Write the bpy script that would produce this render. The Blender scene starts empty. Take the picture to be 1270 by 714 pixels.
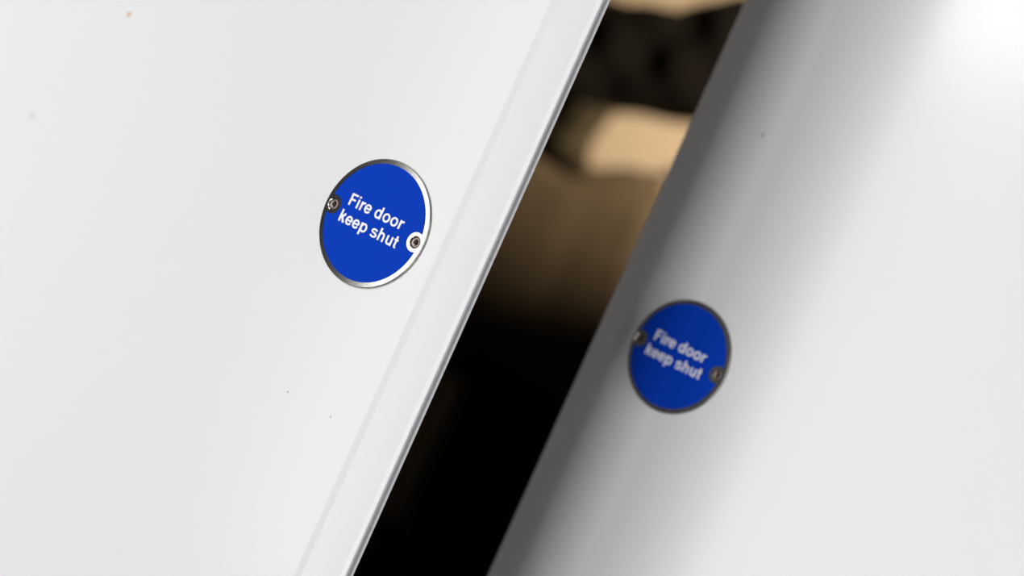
import bpy, bmesh, math, random
from mathutils import Vector, Matrix
random.seed(7)
MM = 0.001
# ------------------------------------------------------------------ camera
FPX = 1764.0                       # focal length in pixels of a 1270 px wide frame
CAM = Vector((0, 0, 1.5))
ROLL = math.radians(24.1)
sc = bpy.context.scene
C = sc.collection
cam_d = bpy.data.cameras.new('camera'); cam = bpy.data.objects.new('camera', cam_d); C.objects.link(cam)
cr, sr = math.cos(ROLL), math.sin(ROLL)
rx = Vector((cr, 0, sr)); ry = Vector((-sr, 0, cr)); rz = Vector((0, -1, 0))
M = Matrix((rx, ry, rz)).transposed().to_4x4(); M.translation = CAM
cam.matrix_world = M
cam_d.sensor_fit = 'HORIZONTAL'; cam_d.sensor_width = 36.0; cam_d.lens = 36.0 * FPX / 1270.0
cam_d.clip_start = 0.02
cam_d.dof.use_dof = True; cam_d.dof.focus_distance = 0.803; cam_d.dof.aperture_fstop = 2.7
cam_d.dof.aperture_blades = 0
sc.camera = cam
# ------------------------------------------------------------------ world, light, exposure
sc.view_settings.view_transform = 'Standard'; sc.view_settings.look = 'None'
sc.view_settings.gamma = 1.0; sc.view_settings.use_curve_mapping = False
sc.view_settings.exposure = -0.06
w = bpy.data.worlds.new('world'); sc.world = w; w.use_nodes = True
w.node_tree.nodes['Background'].inputs[0].default_value = (0.75, 0.85, 1, 1)
w.node_tree.nodes['Background'].inputs[1].default_value = 0.1

# the pair of door leaves (camera-frame metres: x right, y depth)
PH1, PH2 = math.radians(31.2), math.radians(39.0)
W = 0.76; TH = 0.044
S1 = Vector((-0.0866, 0.813, 1.5017)); S2 = Vector((0.1172, 0.924, 1.5036))
def dirs(ph): return Vector((math.cos(ph), -math.sin(ph), 0)), Vector((-math.sin(ph), -math.cos(ph), 0))
d1, n1 = dirs(PH1); d2, n2 = dirs(PH2)
E1 = S1 + d1*0.053; E1.z = 0       # free front corner of the left leaf
E2 = S2 - d2*0.0675; E2.z = 0      # free front corner of the right leaf
H1 = E1 - d1*W; H2 = E2 + d2*W
tv = (H2 - H1).normalized(); RA = -math.atan2(tv.y, tv.x)    # room turn
nv = Vector((tv.y, -tv.x, 0))
if nv.y > 0: nv = -nv              # points to the camera's side
RO = (H1 + H2)/2                   # room origin: middle of the doorway
HALF = (H2 - H1).length/2
def R(a, b, z=0): return RO + tv*a + nv*b + Vector((0, 0, z))

def area(name, loc, target, sx, sy, power, col, spread=180):
    l = bpy.data.lights.new(name, 'AREA'); l.shape = 'RECTANGLE'; l.size = sx; l.size_y = sy
    l.energy = power; l.color = col; l.spread = math.radians(spread)
    o = bpy.data.objects.new(name, l); C.objects.link(o); o.location = loc
    o.rotation_euler = (target - loc).to_track_quat('-Z', 'Y').to_euler()
    return o
BB = 2.3; AL = -3.0; AR = 1.25; HT = 2.55        # corridor: back wall, left wall, right wall, height
WIN1 = (-1.95, -0.97, 0.45, 2.42)                # on the back wall: a0, a1, z0, z1
WIN_ADDED = (-0.85, -0.33, 0.45, 2.42)                # unseen, added beside it to steepen the shadow edge on the right leaf
#
WIN2 = (0.08, 0.32, 0.2, 2.4)                     # on the right wall: b0, b1, z0, z1
for nm, wn, pw in (('daylight_back_window', WIN1, 25.5), ('added_narrow_light', WIN_ADDED, 29)):
    a0, a1, z0, z1 = wn
    c = R((a0+a1)/2, BB-0.02, (z0+z1)/2)
    area(nm, c, c - nv, a1-a0, z1-z0, pw, (0.99, 0.992, 1.0))
a0, a1, z0, z1 = WIN2
c = R(AR-0.02, (a0+a1)/2, (z0+z1)/2)
area('daylight_side_window', c, c - tv, a1-a0, z1-z0, 18, (1.0, 0.985, 0.98))

CL = (-1.62, -0.92, 1.45, 2.15)                  # unseen ceiling panel, added to brighten the right leaf's top corner: a0, a1, b0, b1
a0, a1, b0, b1 = CL
c = R((a0+a1)/2, (b0+b1)/2, HT-0.03)
o = area('added_panel_light', c, c - Vector((0, 0, 1)), a1-a0, b1-b0, 28, (1.0, 1.0, 1.0)); o.rotation_euler = (0, 0, -RA)

# ------------------------------------------------------------------ materials
def mat(name, col, rough=0.5, metal=0.0, spec=0.5, noise=None, bump=None, aniso=0.0):
    m = bpy.data.materials.new(name); m.use_nodes = True
    nt = m.node_tree; b = nt.nodes['Principled BSDF']
    b.inputs['Base Color'].default_value = (*col, 1); b.inputs['Roughness'].default_value = rough
    b.inputs['Metallic'].default_value = metal; b.inputs['Specular IOR Level'].default_value = spec
    if aniso: b.inputs['Anisotropic'].default_value = aniso
    tc = nt.nodes.new('ShaderNodeTexCoord')
    if noise:
        sc_, amt, det = noise
        n = nt.nodes.new('ShaderNodeTexNoise'); n.inputs['Scale'].default_value = sc_; n.inputs['Detail'].default_value = det
        nt.links.new(tc.outputs['Object'], n.inputs['Vector'])
        mr = nt.nodes.new('ShaderNodeMix'); mr.data_type = 'RGBA'
        mr.inputs['A'].default_value = (*[max(0, x*(1-amt)) for x in col], 1)
        mr.inputs['B'].default_value = (*[min(1, x*(1+amt)) for x in col], 1)
        nt.links.new(n.outputs['Fac'], mr.inputs['Factor']); nt.links.new(mr.outputs['Result'], b.inputs['Base Color'])
    if bump:
        sc_, st, dist = bump
        n = nt.nodes.new('ShaderNodeTexNoise'); n.inputs['Scale'].default_value = sc_; n.inputs['Detail'].default_value = 3
        nt.links.new(tc.outputs['Object'], n.inputs['Vector'])
        bp = nt.nodes.new('ShaderNodeBump'); bp.inputs['Strength'].default_value = st; bp.inputs['Distance'].default_value = dist
        nt.links.new(n.outputs['Fac'], bp.inputs['Height']); nt.links.new(bp.outputs['Normal'], b.inputs['Normal'])
    return m
m_door = mat('white_door_paint', (0.80, 0.80, 0.80), 0.22, noise=(6, 0.006, 2), bump=(900, 0.05, 0.0002))
m_corner_shade = mat('corner_shade_grey', (0.725, 0.715, 0.72), 0.3, noise=(60, 0.01, 2))  # shade along the door corner, put into the colour
m_wall = mat('grey_wall_paint', (0.07, 0.068, 0.066), 0.8, noise=(8, 0.05, 3), bump=(300, 0.1, 0.0005))
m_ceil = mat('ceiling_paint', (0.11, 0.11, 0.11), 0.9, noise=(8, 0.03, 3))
m_floor = mat('dark_carpet', (0.03, 0.03, 0.033), 0.95, noise=(200, 0.4, 4), bump=(600, 0.6, 0.002))
m_frame = mat('white_frame_paint', (0.72, 0.72, 0.71), 0.4, noise=(12, 0.02, 2))
m_seal2 = mat('pale_grey_seal_lip', (0.50, 0.51, 0.52), 0.45, noise=(400, 0.08, 2))
m_seal = mat('grey_seal_rubber', (0.62, 0.63, 0.65), 0.45, noise=(400, 0.1, 2))
m_sealw = mat('pale_seal_carrier', (0.93, 0.93, 0.93), 0.25, noise=(80, 0.02, 2))  # whiter than the door paint in place of the ridge highlight
m_steel = mat('brushed_steel', (0.36, 0.345, 0.325), 0.085, 1.0, noise=(700, 0.22, 5), bump=(2500, 0.02, 0.00003))
m_screw = mat('worn_screw_steel', (0.14, 0.115, 0.10), 0.3, 1.0, noise=(900, 0.35, 4))
m_recess = mat('screw_drive_recess', (0.02, 0.018, 0.016), 0.6, 0.6, noise=(900, 0.3, 2))
m_blue = mat('sign_blue', (0.0, 0.045, 0.48), 0.6, spec=0.05, noise=(500, 0.03, 2))
m_white = mat('sign_lettering_white', (0.90, 0.92, 0.93), 0.45, spec=0.3, noise=(600, 0.02, 2))
m_hinge = mat('hinge_steel', (0.55, 0.54, 0.52), 0.3, 1.0, noise=(300, 0.1, 2))
m_spk_o = mat('speck_orange', (0.62, 0.33, 0.17), 0.7, noise=(900, 0.2, 2))
m_spk_g = mat('speck_grey', (0.40, 0.40, 0.40), 0.7, noise=(900, 0.2, 2))
m_spk_p = mat('speck_pinkish', (0.62, 0.56, 0.55), 0.7, noise=(900, 0.1, 2))
m_spk_t = mat('speck_tan', (0.55, 0.46, 0.40), 0.7, noise=(900, 0.2, 2))
m_far = mat('beige_wall_paint', (0.66, 0.54, 0.40), 0.85, noise=(5, 0.06, 3), bump=(200, 0.2, 0.001))
m_black = mat('black_cloth', (0.007, 0.006, 0.005), 0.9, spec=0.1, noise=(30, 0.5, 4), bump=(400, 0.3, 0.001))
m_brown = mat('brown_wool', (0.15, 0.115, 0.075), 0.95, spec=0.1, noise=(25, 0.2, 4), bump=(400, 0.3, 0.001))
m_olive = mat('olive_cloth', (0.075, 0.062, 0.038), 0.9, spec=0.2, noise=(30, 0.3, 4), bump=(400, 0.3, 0.001))
m_box = mat('black_box', (0.008, 0.008, 0.008), 0.6, spec=0.2, noise=(40, 0.2, 3))
m_navy = mat('navy_cabinet_paint', (0.012, 0.022, 0.05), 0.5, spec=0.3, noise=(40, 0.2, 3))
m_shade = mat('lamp_shade_cloth', (0.85, 0.75, 0.58), 0.9, noise=(200, 0.05, 2))
m_brass = mat('dark_brass', (0.25, 0.17, 0.08), 0.4, 1.0, noise=(100, 0.2, 2))
m_glass = bpy.data.materials.new('window_glass'); m_glass.use_nodes = True
_g = m_glass.node_tree.nodes['Principled BSDF']
_g.inputs['Transmission Weight'].default_value = 1; _g.inputs['Roughness'].default_value = 0.02

# ------------------------------------------------------------------ helpers
def link(name, me, m=None, parent=None, loc=None, rot=0.0):
    o = bpy.data.objects.new(name, me); C.objects.link(o)
    if m: me.materials.append(m)
    if parent: o.parent = parent
    if loc is not None: o.location = loc
    o.rotation_euler = (0, 0, rot)
    return o
def bmobj(name, bm, m, parent=None, loc=None, rot=0.0, smooth=False):
    bmesh.ops.recalc_face_normals(bm, faces=bm.faces)
    me = bpy.data.meshes.new(name); bm.to_mesh(me); bm.free()
    if smooth:
        for p in me.polygons: p.use_smooth = True
    return link(name, me, m, parent, loc, rot)
def box(bm, x0, x1, y0, y1, z0, z1):
    vs = [bm.verts.new((x, y, z)) for x in (x0, x1) for y in (y0, y1) for z in (z0, z1)]
    for f in ((0, 1, 3, 2), (4, 6, 7, 5), (0, 4, 5, 1), (2, 3, 7, 6), (0, 2, 6, 4), (1, 5, 7, 3)):
        bm.faces.new([vs[i] for i in f])
def bevel(bm, w_, seg=2):
    bmesh.ops.bevel(bm, geom=list(bm.edges), offset=w_, segments=seg, affect='EDGES', profile=0.5)
def boxobj(name, dims, m, parent=None, loc=None, rot=0.0, bev=0):
    bm = bmesh.new(); box(bm, *dims)
    if bev: bevel(bm, bev)
    return bmobj(name, bm, m, parent, loc, rot)
def tag(o, label, cat=None, kind=None, group=None):
    o['label'] = label
    if cat: o['category'] = cat
    if kind: o['kind'] = kind
    if group: o['group'] = group
    return o
def empty(name, loc, rot=0.0):
    o = bpy.data.objects.new(name, None); C.objects.link(o); o.empty_display_size = 0.05
    o.location = loc; o.rotation_euler = (0, 0, rot); return o
# room-frame local axes: x along the doorway (tv), y away from the camera's side (-nv), z up
def room(name, dims, m, label=None, cat=None):
    a0, a1, b0, b1, z0, z1 = dims
    o = boxobj(name, (a0, a1, -b1, -b0, z0, z1), m, None, RO, -RA)
    o['kind'] = 'structure'
    if label: o['label'] = label
    if cat: o['category'] = cat
    return o

# ------------------------------------------------------------------ room shell
WT = 0.06                     # half thickness of the wall that holds the doorway
OW = HALF + 0.03; OH = 2.09   # doorway half width and height
FB = -2.35                    # far wall of the room beyond
FL, FR = -3.1, 2.1
room('floor', (FL-0.3, FR+0.3, FB-0.3, BB+0.3, -0.1, 0), m_floor, 'dark carpet floor running under the doors', 'floor')
room('ceiling', (FL-0.3, FR+0.3, FB-0.3, BB+0.3, HT, HT+0.1), m_ceil, 'pale painted ceiling', 'ceiling')
def wall_with_hole(name, along, lo, hi, p0, p1, hole, m, label):
    bm = bmesh.new(); cells = []; at = lo
    for h0, h1, z0, z1 in (hole if isinstance(hole, list) else [hole]):
        cells += [(at, h0, 0, HT), (h0, h1, z1, HT), (h0, h1, 0, z0)]; at = h1
    cells.append((at, hi, 0, HT))
    for (s0, s1, q0, q1) in cells:
        if s1-s0 < 1e-4 or q1-q0 < 1e-4: continue
        if along == 'a': box(bm, s0, s1, -p1, -p0, q0, q1)
        else: box(bm, p0, p1, -s1, -s0, q0, q1)
    o = bmobj(name, bm, m, None, RO, -RA); o['kind'] = 'structure'
    tag(o, label, 'wall'); return o
wall_with_hole('wall_front', 'a', FL, FR, -WT, WT, (-OW, OW, 0, OH), m_wall, 'painted wall around the double doorway')
wall_with_hole('wall_back', 'a', AL-0.12, AR+0.12, BB, BB+0.12, [WIN1, WIN_ADDED], m_wall, 'corridor wall behind the viewer with a window and an added one')
wall_with_hole('wall_right', 'b', WT, BB, AR, AR+0.12, WIN2, m_wall, 'corridor side wall with a window')
room('wall_left', (AL-0.12, AL, WT, BB, 0, HT), m_wall, 'plain corridor side wall', 'wall')
room('wall_far', (FL, FR, FB-0.12, FB, 0, HT), m_far, 'beige wall seen through the gap between the doors', 'wall')
room('wall_far_left', (FL-0.12, FL, FB, -WT, 0, HT), m_far, 'beige side wall of the room beyond', 'wall')
room('wall_far_right', (FR, FR+0.12, FB, -WT, 0, HT), m_far, 'beige side wall beyond the right door', 'wall')

def window(name, origin, rot, wd, z0, z1, label):
    e = empty(name, origin, rot); e['kind'] = 'structure'; tag(e, label, 'window')
    f = 0.05
    for nm, d in (('window_frame', (0, wd, 0.02, 0.08, z0, z0+f)), ('window_frame', (0, wd, 0.02, 0.08, z1-f, z1)),
                  ('window_frame', (0, f, 0.02, 0.08, z0+f, z1-f)), ('window_frame', (wd-f, wd, 0.02, 0.08, z0+f, z1-f))):
        boxobj(nm, d, m_frame, e)
    boxobj('pane', (f, wd-f, 0.045, 0.051, z0+f, z1-f), m_glass, e)
# openings seen from inside; local y runs outwards
window('window_1', R(WIN1[1], BB), math.pi - RA, WIN1[1]-WIN1[0], WIN1[2], WIN1[3], 'wider white framed window at the corridor end')
window('added_window', R(WIN_ADDED[1], BB), math.pi - RA, WIN_ADDED[1]-WIN_ADDED[0], WIN_ADDED[2], WIN_ADDED[3], 'narrow white framed window added at the corridor end for its light')
window('window_2', R(AR, WIN2[1]), -math.pi/2 - RA + math.pi*0, WIN2[1]-WIN2[0], WIN2[2], WIN2[3], 'white framed window on the corridor side')

fr = empty('trim_1', RO, -RA); fr['kind'] = 'structure'; tag(fr, 'white painted frame of the double doorway', 'door frame')
for s in (-1, 1):
    x0, x1 = sorted((s*(HALF+0.008), s*(OW+0.04)))
    boxobj('jamb', (min(s*(HALF+0.008), s*OW), max(s*(HALF+0.008), s*OW), -WT-0.005, WT+0.005, 0, OH-0.02), m_frame, fr)
boxobj('head', (-OW, OW, -WT-0.005, WT+0.005, OH-0.025, OH), m_frame, fr)

# ------------------------------------------------------------------ door leaves
DZ0, DZ1 = 0.008, 2.05
def leaf_profile(hand):
    """outline (x, y) of the leaf; x=0 is the free front corner, y into the thickness, x towards -W (hand -1) or +W"""
    pts = []
    pts.append((0.0, 0.0))
    pts.append((0.0, TH-0.0015))
    for i in range(1, 5):
        a = math.pi/2*i/4; pts.append((-0.0015+0.0015*math.cos(a), TH-0.0015+0.0015*math.sin(a)))
    pts += [(-W, TH), (-W, 0.0)]
    return [(x if hand < 0 else -x, y) for x, y in pts]
def make_leaf(name, origin, ph, hand, label):
    e = empty(name, origin, -ph); e['kind'] = 'structure'; tag(e, label, 'door')
    pr = leaf_profile(hand)
    bm = bmesh.new()
    lo = [bm.verts.new((x, y, DZ0)) for x, y in pr]; hi = [bm.verts.new((x, y, DZ1)) for x, y in pr]
    n = len(pr)
    for i in range(n):
        f = bm.faces.new((lo[i], lo[(i+1) % n], hi[(i+1) % n], hi[i]))
        f.smooth = False
    bm.faces.new([bm.verts.new(v.co) for v in lo[::-1]]); bm.faces.new([bm.verts.new(v.co) for v in hi])
    bm.edges.ensure_lookup_table()
    for ed in bm.edges:
        if abs(ed.verts[0].co.x) < 1e-6 and abs(ed.verts[1].co.x) < 1e-6: ed.smooth = False
    o = bmobj('leaf', bm, m_door, e)
    if hand < 0:      # grey strip painted as the soft shade along the front corner
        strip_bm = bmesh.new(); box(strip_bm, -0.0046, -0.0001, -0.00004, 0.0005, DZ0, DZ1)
        jt = bmobj('corner_shade_strip', strip_bm, m_corner_shade, e); jt['label'] = 'faint greyish painted shade line along the door corner'
    # grey fin seal along the back of the meeting edge
    s = -hand
    def strip(nm, prs, m, par):
        bm = bmesh.new()
        lo = [bm.verts.new((x*s, y, DZ0)) for x, y in prs]; hi = [bm.verts.new((x*s, y, DZ1)) for x, y in prs]
        for i in range(len(prs)): bm.faces.new((lo[i], lo[(i+1) % len(prs)], hi[(i+1) % len(prs)], hi[i])).smooth = False
        bm.faces.new(lo[::-1]); bm.faces.new(hi)
        return bmobj(nm, bm, m, par)
    pc = [(-0.0003, TH-0.0085)] + [(0.0007*math.sin(math.pi*t/10)**2, TH-0.0085+0.0058*t/10) for t in range(1, 10)] + [(-0.0003, TH-0.0026)]
    strip('seal_carrier', pc, m_sealw, e)
    fin = strip('smoke_seal', [(-0.0003, TH-0.0030), (0.0003, TH-0.0028), (0.0022, TH-0.0021), (0.0024, TH-0.0004), (-0.0003, TH-0.0004)], m_seal, e)
    fin['label'] = 'narrow grey seal fin along the door edge'
    strip('seal_lip', [(0.0021, TH-0.0026), (0.0029, TH-0.0026), (0.0034, TH-0.0020), (0.0034, TH-0.0008), (0.0021, TH-0.0008)], m_seal2, fin)
    for z in (0.22, 1.03, 1.84):
        h = empty('hinge', (-s*(W-0.001), TH/2, z)); h.parent = e
        bm = bmesh.new(); box(bm, -0.002, 0.002, -0.016, 0.016, -0.05, 0.05); bmobj('hinge_plate', bm, m_hinge, h)
        bm = bmesh.new(); bmesh.ops.create_cone(bm, cap_ends=True, segments=14, radius1=0.006, radius2=0.006, depth=0.1)
        bmesh.ops.translate(bm, vec=(0, -TH/2-0.004, 0), verts=bm.verts); bmobj('hinge_knuckle', bm, m_hinge, h)
    return e
door1 = make_leaf('door_1', E1, PH1, -1, 'white fire door leaf in sharp focus, its edge facing the gap')
door2 = make_leaf('door_2', E2, PH2, 1, 'blurred white fire door leaf beyond the gap, shaded along its edge')

def unproject(px, py, S, ph):
    """pixel of the photograph -> (x, z) on the plane of a leaf through S, x along the leaf from S"""
    dx, dy = px-635, py-357
    r = (dx*cr + dy*sr)/FPX; u = (dx*sr - dy*cr)/FPX
    d, _ = dirs(ph)
    # S.x + s d.x = r (S.y + s d.y)
    s = (r*S.y - S.x)/(d.x - r*d.y)
    return s, CAM.z + u*(S.y + s*d.y)
def speck(door, px, py, S, ph, off, rad, m):
    s, z = unproject(px, py, S, ph)
    bm = bmesh.new(); n = 9; c0 = bm.verts.new((0, -0.0002, 0)); ring = []
    for i in range(n):
        a = 2*math.pi*i/n; rr = rad*random.uniform(0.75, 1.2); ring.append(bm.verts.new((rr*math.cos(a), 0, rr*math.sin(a))))
    for i in range(n): bm.faces.new((c0, ring[i], ring[(i+1) % n]))
    bmobj('paint_speck', bm, m, door, (s+off, -0.00003, z))
for px, py, rad, m in ((160, 18, 0.0021, m_spk_o), (40, 143, 0.0020, m_spk_p), (357, 486, 0.0007, m_spk_g), (410, 517, 0.0006, m_spk_g), (416, 448, 0.0005, m_white)):
    speck(door1, px, py, S1, PH1, -0.053, rad, m)
speck(door2, 946, 168, S2, PH2, 0.0675, 0.0015, m_spk_t)

# ------------------------------------------------------------------ lettering (own stroke alphabet, em = 1)
def arc(cx, cy, rx_, ry_, a0, a1, n=14):
    return [(cx+rx_*math.cos(math.radians(a0+(a1-a0)*i/n)), cy+ry_*math.sin(math.radians(a0+(a1-a0)*i/n))) for i in range(n+1)]
SW, SH = 0.140, 0.112            # stem and bar weights
XH = 0.519; CH = 0.716
rO, hO = 0.205, 0.215            # centre-line radii of the round letters
cyo = XH/2
def stroke(pts, wv=SW, wh=SH): return ('s', pts, wv, wh)
GL = {
 'F': (0.600, [stroke([(0.145, 0), (0.145, CH)]), stroke([(0.145, CH-SH/2), (0.555, CH-SH/2)]), stroke([(0.145, 0.362), (0.505, 0.362)])]),
 'i': (0.278, [stroke([(0.139, 0), (0.139, XH)]), stroke([(0.139, 0.600), (0.139, CH)])]),
 'r': (0.389, [stroke([(0.138, 0), (0.138, XH)]), stroke([(0.138, 0.26)] + arc(0.335, 0.27, 0.197, 0.195, 180, 88, 10)[1:] + [(0.395, 0.45)])]),
 'e': (0.556, [stroke([(0.09, 0.262), (0.50, 0.262)], 0.1, 0.1), stroke(arc(0.278, cyo, 0.195, hO, 5, 330, 26))]),
 'd': (0.611, [stroke(arc(0.270, cyo, 0.19, hO, 0, 360, 28)), stroke([(0.470, 0), (0.470, CH)])]),
 'o': (0.611, [stroke(arc(0.3055, cyo, rO, hO, 0, 360, 28))]),
 'k': (0.556, [stroke([(0.138, 0), (0.138, CH)]), stroke([(0.150, 0.20), (0.455, XH)], 0.12, 0.16), stroke([(0.255, 0.315), (0.485, 0.0)], 0.12, 0.17)]),
 'p': (0.611, [stroke(arc(0.341, cyo, 0.19, hO, 0, 360, 28)), stroke([(0.141, -0.198), (0.141, XH)])]),
 's': (0.556, [stroke(arc(0.278, 0.378, 0.178, 0.092, 12, 180, 12) + arc(0.278, 0.355, 0.178, 0.075, 190, 262, 6) +
                      arc(0.278, 0.155, 0.195, 0.110, 75, 0, 8) + arc(0.278, 0.148, 0.195, 0.098, -8, -170, 14), 0.125, 0.108)]),
 'h': (0.611, [stroke([(0.141, 0), (0.141, CH)]), stroke([(0.141, 0.28)] + arc(0.306, 0.30, 0.165, 0.165, 180, 0, 16)[1:] + [(0.471, 0)])]),
 'u': (0.611, [stroke([(0.471, 0), (0.471, XH)]), stroke([(0.141, XH)] + arc(0.306, 0.219, 0.165, 0.165, 180, 360, 16) + [(0.471, 0.25)])]),
 't': (0.333, [stroke([(0.02, XH-0.053), (0.315, XH-0.053)], 0.105, 0.105), stroke([(0.165, 0.690), (0.165, 0.14)] + arc(0.265, 0.135, 0.10, 0.083, 180, 285, 8))]),
 ' ': (0.278, []),
}
def glyph_mesh(ch):
    bm = bmesh.new()
    for si, (_, pts, wv, wh) in enumerate(GL[ch][1]):
        n = len(pts); closed = n > 3 and (Vector(pts[0])-Vector(pts[-1])).length < 1e-6
        L, Rr = [], []
        for i in range(n):
            if closed: p0, p1 = pts[(i-1) % (n-1)], pts[(i+1) % (n-1)]
            else: p0, p1 = pts[max(0, i-1)], pts[min(n-1, i+1)]
            t = Vector((p1[0]-p0[0], p1[1]-p0[1])).normalized(); nn = Vector((-t.y, t.x))
            hw = 0.5*math.hypot(wv*nn.x, wh*nn.y)      # heavier stems than bars
            L.append(Vector(pts[i])+nn*hw); Rr.append(Vector(pts[i])-nn*hw)
        top = [(bm.verts.new((a.x, -0.00003*si, a.y)), bm.verts.new((b.x, -0.00003*si, b.y))) for a, b in zip(L, Rr)]
        for i in range(n-1): bm.faces.new((top[i][0], top[i][1], top[i+1][1], top[i+1][0]))
    for f in bm.faces:
        f.normal_update()
        if f.normal.y > 0: f.normal_flip()
    me = bpy.data.meshes.new('letter'); bm.to_mesh(me); bm.free(); me.materials.append(m_white); return me
GM = {ch: glyph_mesh(ch) for ch in GL if ch != ' '}

# ------------------------------------------------------------------ the round signs
def circ(cx, cz, r, n, a0=0.0): return [(cx+r*math.cos(a0+2*math.pi*i/n), cz+r*math.sin(a0+2*math.pi*i/n)) for i in range(n)]
T = 0.0016
def fill(bm, loops, y):
    edges, out = [], []
    for lp in loops:
        vs = [bm.verts.new((x, y, z)) for x, z in lp]; out.append(vs)
        for i in range(len(vs)): edges.append(bm.edges.new((vs[i], vs[(i+1) % len(vs)])))
    bmesh.ops.triangle_fill(bm, use_beauty=True, use_dissolve=False, edges=edges, normal=(0, -1, 0))
    return out
def skirt(bm, ring, pts3):
    new = [bm.verts.new(p) for p in pts3]; n = len(ring)
    for i in range(n): bm.faces.new((ring[i], ring[(i+1) % n], new[(i+1) % n], new[i])).smooth = True
    return new
RD, RB, XS, NR, HR = 0.038, 0.0350, 0.0322, 0.0058, 0.0037
bm = bmesh.new()
o_, l_, r_ = fill(bm, [circ(0, 0, RD-0.0003, 96), circ(-XS, 0, HR, 28), circ(XS, 0, HR, 28)], -T)
k = skirt(bm, o_, [(x, -T+0.0003, z) for x, z in circ(0, 0, RD, 96)])
skirt(bm, k, [(x, 0, z) for x, z in circ(0, 0, RD, 96)])
for ring, cx in ((l_, -XS), (r_, XS)):
    q = skirt(bm, ring, [(x, -0.0003, z) for x, z in circ(cx, 0, 0.0021, 28)])
bmesh.ops.recalc_face_normals(bm, faces=bm.faces)
me_disc = bpy.data.meshes.new('steel_disc'); bm.to_mesh(me_disc); bm.free(); me_disc.materials.append(m_steel)
# blue print: a disc with a rounded slot left bare round each screw
def blue_outline():
    pts = []
    def notch(sgn):
        # enters from the rim at z=+hw, runs round the screw, leaves at z=-hw
        hw = NR*0.93
        res = [(sgn*math.sqrt(RB**2-hw**2), hw)]
        a_start = math.acos(0)  # 90 deg
        for i in range(17):
            a = math.radians(90 + 180*i/16)
            res.append((sgn*(XS + NR*math.cos(a)*1.0 - 0.0), NR*math.sin(a)))
        res.append((sgn*math.sqrt(RB**2-hw**2), -hw))
        return res
    ang = math.asin(NR*0.93/RB)
    right = notch(1)
    pts += right[::-1]                      # right notch from -hw up to +hw
    n = 40
    for i in range(1, n): 
        a = ang + (math.pi-2*ang)*i/n; pts.append((RB*math.cos(a), RB*math.sin(a)))
    pts += notch(-1)
    for i in range(1, n):
        a = math.pi + ang + (math.pi-2*ang)*i/n; pts.append((RB*math.cos(a), RB*math.sin(a)))
    return pts
bm = bmesh.new(); ring = fill(bm, [blue_outline()], -T-0.00008)[0]
skirt(bm, ring, [(v.co.x, -T+0.00002, v.co.z) for v in ring])
bmesh.ops.recalc_face_normals(bm, faces=bm.faces)
me_blue = bpy.data.meshes.new('blue_print'); bm.to_mesh(me_blue); bm.free(); me_blue.materials.append(m_blue)
for p in me_blue.polygons: p.use_smooth = False
# countersunk screw
bm = bmesh.new(); prof = [(0.0009, -0.00095), (0.0012, -0.00125), (0.0026, -0.00135), (0.0031, -0.00125), (0.0033, -0.0010), (0.0022, -0.0002)]
rings = [[bm.verts.new((x, y, z)) for x, z in circ(0, 0, r, 24)] for r, y in prof]
for i in range(len(rings)-1):
    for j in range(24): bm.faces.new((rings[i][j], rings[i][(j+1) % 24], rings[i+1][(j+1) % 24], rings[i+1][j])).smooth = True
bmesh.ops.recalc_face_normals(bm, faces=bm.faces)
me_screw = bpy.data.meshes.new('screw'); bm.to_mesh(me_screw); bm.free(); me_screw.materials.append(m_screw)
bm = bmesh.new()
cross = []
for i in range(8):
    a = math.radians(22+45*i); rr = 0.0014 if i % 2 == 0 else 0.0007; cross.append((rr*math.cos(a), rr*math.sin(a)))
ring = fill(bm, [cross], -0.00125)[0]; skirt(bm, ring, [(v.co.x*0.8, -0.0006, v.co.z*0.8) for v in ring])
bmesh.ops.recalc_face_normals(bm, faces=bm.faces)
me_rec = bpy.data.meshes.new('drive_recess'); bm.to_mesh(me_rec); bm.free(); me_rec.materials.append(m_recess)
for p in me_rec.polygons: p.use_smooth = False
EM = 0.01033; CW = 0.965
def make_sign(loc, ph, tilt, text_tilt, label):
    e = bpy.data.objects.new('fire_door_sign', None); C.objects.link(e); e.empty_display_size = 0.02
    e.location = loc
    e.rotation_euler = (Matrix.Rotation(-ph, 3, 'Z') @ Matrix.Rotation(math.radians(tilt), 3, 'Y')).to_euler()
    tag(e, label, 'sign', group='round fire door signs')
    link('steel_disc', me_disc, None, e)
    b = link('blue_print', me_blue, None, e)
    for sx, ra in ((-XS, 0.4), (XS, 1.1)):
        s = link('screw', me_screw, None, e, (sx, 0, 0)); s.rotation_euler = (0, ra, 0)
        link('drive_recess', me_rec, None, s)
    tt = math.radians(text_tilt); ct, st = math.cos(tt), math.sin(tt)
    for txt, x0, zb in (('Fire door', -0.0223, 0.0030), ('keep shut', -0.0239, -0.0078)):
        x = x0 - 0.073*EM
        for ch in txt:
            if ch != ' ':
                g = link('letter', GM[ch], None, b)
                g.location = (x*ct + zb*st, -T-0.00016, -x*st + zb*ct); g.scale = (EM*CW, 1, EM); g.rotation_euler = (0, tt, 0)
            x += GL[ch][0]*EM*CW
    return e
make_sign(S1, PH1, 0.9, 0.9, 'sharp round blue fire door sign, bright steel rim, on nearest white door')
make_sign(S2, PH2, 1.5, 0.2, 'blurred round blue fire door sign, dark rim, on the shaded door behind')

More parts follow.
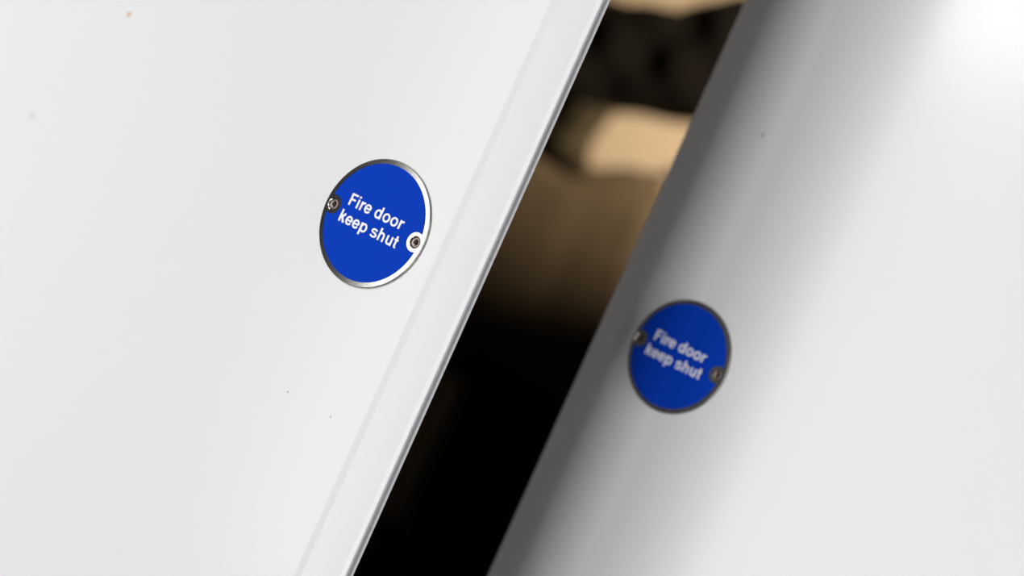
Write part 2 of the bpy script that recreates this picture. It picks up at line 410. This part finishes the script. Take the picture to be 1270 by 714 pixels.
# ------------------------------------------------------------------ the room seen through the gap
def far_pt(r, u, yoff=0.0):
    """where the line of sight (r, u in upright pixels) meets a plane yoff in front of the far wall"""
    v = Vector((r/FPX, 1, u/FPX)); p0 = R(0, FB+yoff)
    t = ((p0-CAM).dot(nv))/v.dot(nv)
    return CAM + v*t
def far_obj_frame(p):            # local x along tv, y towards the wall, z up
    return p, -RA
def cloth(name, w_, h_, th, fn, m, parent, nx=40, nz=40):
    """a hanging piece of cloth: closed lumpy sheet with folds; fn(u,v)->(dx, dy, dz) shaping"""
    bm = bmesh.new(); fr_, bk = [], []
    for i in range(nx+1):
        a, b = [], []
        for j in range(nz+1):
            u, v = i/nx, j/nz; dx, dy, dz = fn(u, v)
            x = (u-0.5)*w_+dx; z = -v*h_+dz
            edge = min(1, 6*min(u, 1-u, v+0.02, 1-v)+0.05)
            a.append(bm.verts.new((x, -th*edge-dy*edge, z))); b.append(bm.verts.new((x, 0.0, z)))
        fr_.append(a); bk.append(b)
    for i in range(nx):
        for j in range(nz):
            bm.faces.new((fr_[i][j], fr_[i+1][j], fr_[i+1][j+1], fr_[i][j+1])); bm.faces.new((bk[i][j], bk[i][j+1], bk[i+1][j+1], bk[i+1][j]))
    rim = [(i, 0) for i in range(nx)]+[(nx, j) for j in range(nz)]+[(i, nz) for i in range(nx, 0, -1)]+[(0, j) for j in range(nz, 0, -1)]
    for q in range(len(rim)):
        (i, j), (k_, l) = rim[q], rim[(q+1) % len(rim)]
        bm.faces.new((fr_[i][j], bk[i][j], bk[k_][l], fr_[k_][l]))
    return bmobj(name, bm, m, parent, smooth=True)
PXM = (far_pt(40, 300)-CAM).length/FPX*1.0        # metres per pixel near the far wall (approx.)
# peg rail with a black jacket thrown over it
p = far_pt(60, 372); p.z = far_pt(60, 372).z
rail = empty('peg_rail', p, -RA); tag(rail, 'dark wooden peg rail on beige wall behind the black jacket', 'peg rail')
boxobj('rail_board', (-0.45, 0.45, -0.02, 0, -0.03, 0.03), m_brass, rail, bev=0.004)
for x in (-0.3, -0.1, 0.1, 0.3):
    bm = bmesh.new(); bmesh.ops.create_cone(bm, cap_ends=True, segments=12, radius1=0.008, radius2=0.011, depth=0.06)
    bmesh.ops.rotate(bm, verts=bm.verts, matrix=Matrix.Rotation(math.radians(75), 3, 'X')); bmesh.ops.translate(bm, verts=bm.verts, vec=(x, -0.045, 0.006))
    bmobj('peg', bm, m_brass, rail)
p = far_pt(50, 334, 0.085)
jk = empty('jacket', p, -RA); tag(jk, 'black crumpled jacket slung over a rail on the beige wall', 'jacket')
def f_body(u, v):
    fold = 0.020*math.sin(17*u+5*v)+0.014*math.sin(31*u-9*v+1)
    x = (u-0.5)
    top = (0.25*x + 0.014*math.sin(17*u+2.2))*(1-v)
    low = (0.17*x + 0.008*math.sin(14*u))*v
    return 0.008*math.sin(20*v), fold, top+low
o = cloth('jacket_body', 0.62, 0.26, 0.05, f_body, m_black, jk); o.location = (0.0, 0, 0.135)
def f_slv(u, v): return 0.012*math.sin(7*v)+0.02*v, 0.012*math.sin(9*v+3*u), 0
o = cloth('jacket_sleeve', 0.085, 0.215, 0.045, f_slv, m_olive, jk, 16, 30); o.location = (-0.125, 0.03, -0.10)
o['label'] = 'olive lining side of a hanging sleeve'
# brown coat hanging under the rail
p = far_pt(40, 188, 0.006)
ct = empty('coat', p, -RA); tag(ct, 'brown coat hanging on the beige wall below the black jacket', 'coat')
def f_coat(u, v):
    x = u-0.5
    fold = (0.005*math.sin(17*u+3*v)+0.002*math.sin(31*u-3*v+1))*(0.3+0.7*v)
    sh = (-0.10*max(0, abs(x-0.04)-0.30) - 0.06*x)*(1-v) + 0.03*math.sin(9*u+1.2)*(1-v)**2
    return 0.03*x*v, fold, sh
o = cloth('coat_body', 0.50, 0.62, 0.05, f_coat, m_brown, ct, 44, 40)
bm = bmesh.new(); bmesh.ops.create_cone(bm, cap_ends=True, segments=12, radius1=0.006, radius2=0.010, depth=0.05)
bmesh.ops.rotate(bm, verts=bm.verts, matrix=Matrix.Rotation(math.radians(75), 3, 'X')); bmesh.ops.translate(bm, verts=bm.verts, vec=(0.19, -0.026, 0.03))
bmobj('hook', bm, m_brass, ct)
# low navy cabinet with a black box on it
p = far_pt(40, -330); zt = p.z
p2 = Vector((p.x, p.y, 0))
cb = empty('cabinet', p2 + nv*0.002, -RA); tag(cb, 'dark navy cabinet against the beige wall, below the black box', 'cabinet')
boxobj('cabinet_body', (-0.55, 0.55, -0.36, 0, 0.06, zt-0.02), m_navy, cb, bev=0.004)
boxobj('cabinet_top', (-0.57, 0.57, -0.38, 0, zt-0.02, zt), m_navy, cb, bev=0.004)
boxobj('plinth', (-0.53, 0.53, -0.33, -0.02, 0, 0.06), m_navy, cb)
for s in (-1, 1):
    x0, x1 = sorted((s*0.004, s*0.54)); d = boxobj('cabinet_door', (x0, x1, -0.378, -0.36, 0.08, zt-0.03), m_navy, cb, bev=0.003)
    boxobj('handle', (min(s*0.03, s*0.045), max(s*0.03, s*0.045), -0.40, -0.378, zt-0.30, zt-0.15), m_brass, d, bev=0.002)
q = far_pt(22, -85, 0.2); ql = far_pt(22, -85, 0.26)
bx = empty('storage_box', Vector((q.x, q.y, zt)) + tv*0.16, -RA); tag(bx, 'black lidded box standing on navy cabinet', 'box')
hb = q.z - zt
boxobj('box_body', (-0.155, 0.155, -0.12, 0.12, 0, hb-0.05), m_box, bx, bev=0.004)
boxobj('box_lid', (-0.16, 0.16, -0.125, 0.125, hb-0.05, hb), m_box, bx, bev=0.004)
# unseen spotlight added to the far room, aimed at the wall with the jacket
p = R(0.75, -0.75, HT); tgt = far_pt(85, 315)
sp = empty('added_spotlight', p, -RA); tag(sp, 'small dark ceiling spotlight added out of view to light the beige wall', 'spotlight')
bm = bmesh.new(); bmesh.ops.create_cone(bm, cap_ends=True, segments=20, radius1=0.045, radius2=0.045, depth=0.015)
bmesh.ops.translate(bm, verts=bm.verts, vec=(0, 0, -0.0075)); bmobj('added_spot_base_plate', bm, m_brass, sp)
boxobj('added_spot_stem', (-0.006, 0.006, -0.006, 0.006, -0.07, -0.015), m_brass, sp)
dv = (tgt - (p + Vector((0, 0, -0.09)))).normalized()
bm = bmesh.new()
A = [bm.verts.new((x, y, 0.05)) for x, y in circ(0, 0, 0.034, 24)]; B = [bm.verts.new((x, y, -0.05)) for x, y in circ(0, 0, 0.038, 24)]
for i in range(24): bm.faces.new((A[i], A[(i+1) % 24], B[(i+1) % 24], B[i])).smooth = True
bm.faces.new(A)
can = bmobj('added_spot_can', bm, m_brass, sp, (0, 0, -0.09))
can.rotation_euler = (Matrix.Rotation(RA, 3, 'Z') @ dv.to_track_quat('-Z', 'Y').to_matrix()).to_euler()
sl = bpy.data.lights.new('added_spot_beam', 'SPOT'); sl.energy = 370; sl.color = (1.0, 0.82, 0.60)
sl.spot_size = math.radians(31); sl.spot_blend = 1.0; sl.shadow_soft_size = 0.03
so = bpy.data.objects.new('added_spot_beam', sl); C.objects.link(so); so.location = p + Vector((0, 0, -0.09)) + dv*0.055
so.rotation_euler = dv.to_track_quat('-Z', 'Y').to_euler()
# body of the added, unseen corridor light panel
a0, a1, b0, b1 = CL
cl = empty('added_ceiling_light', R((a0+a1)/2, (b0+b1)/2, HT), -RA); tag(cl, 'square white panel light added out of view on the corridor ceiling', 'ceiling light')
h = (a1-a0)/2
for d in ((-h-0.02, h+0.02, -h-0.02, -h), (-h-0.02, h+0.02, h, h+0.02), (-h-0.02, -h, -h, h), (h, h+0.02, -h, h)):
    boxobj('added_panel_frame', (*d, -0.035, 0), m_frame, cl)
boxobj('added_panel_diffuser', (-h, h, -h, h, -0.02, -0.012), m_white, cl)
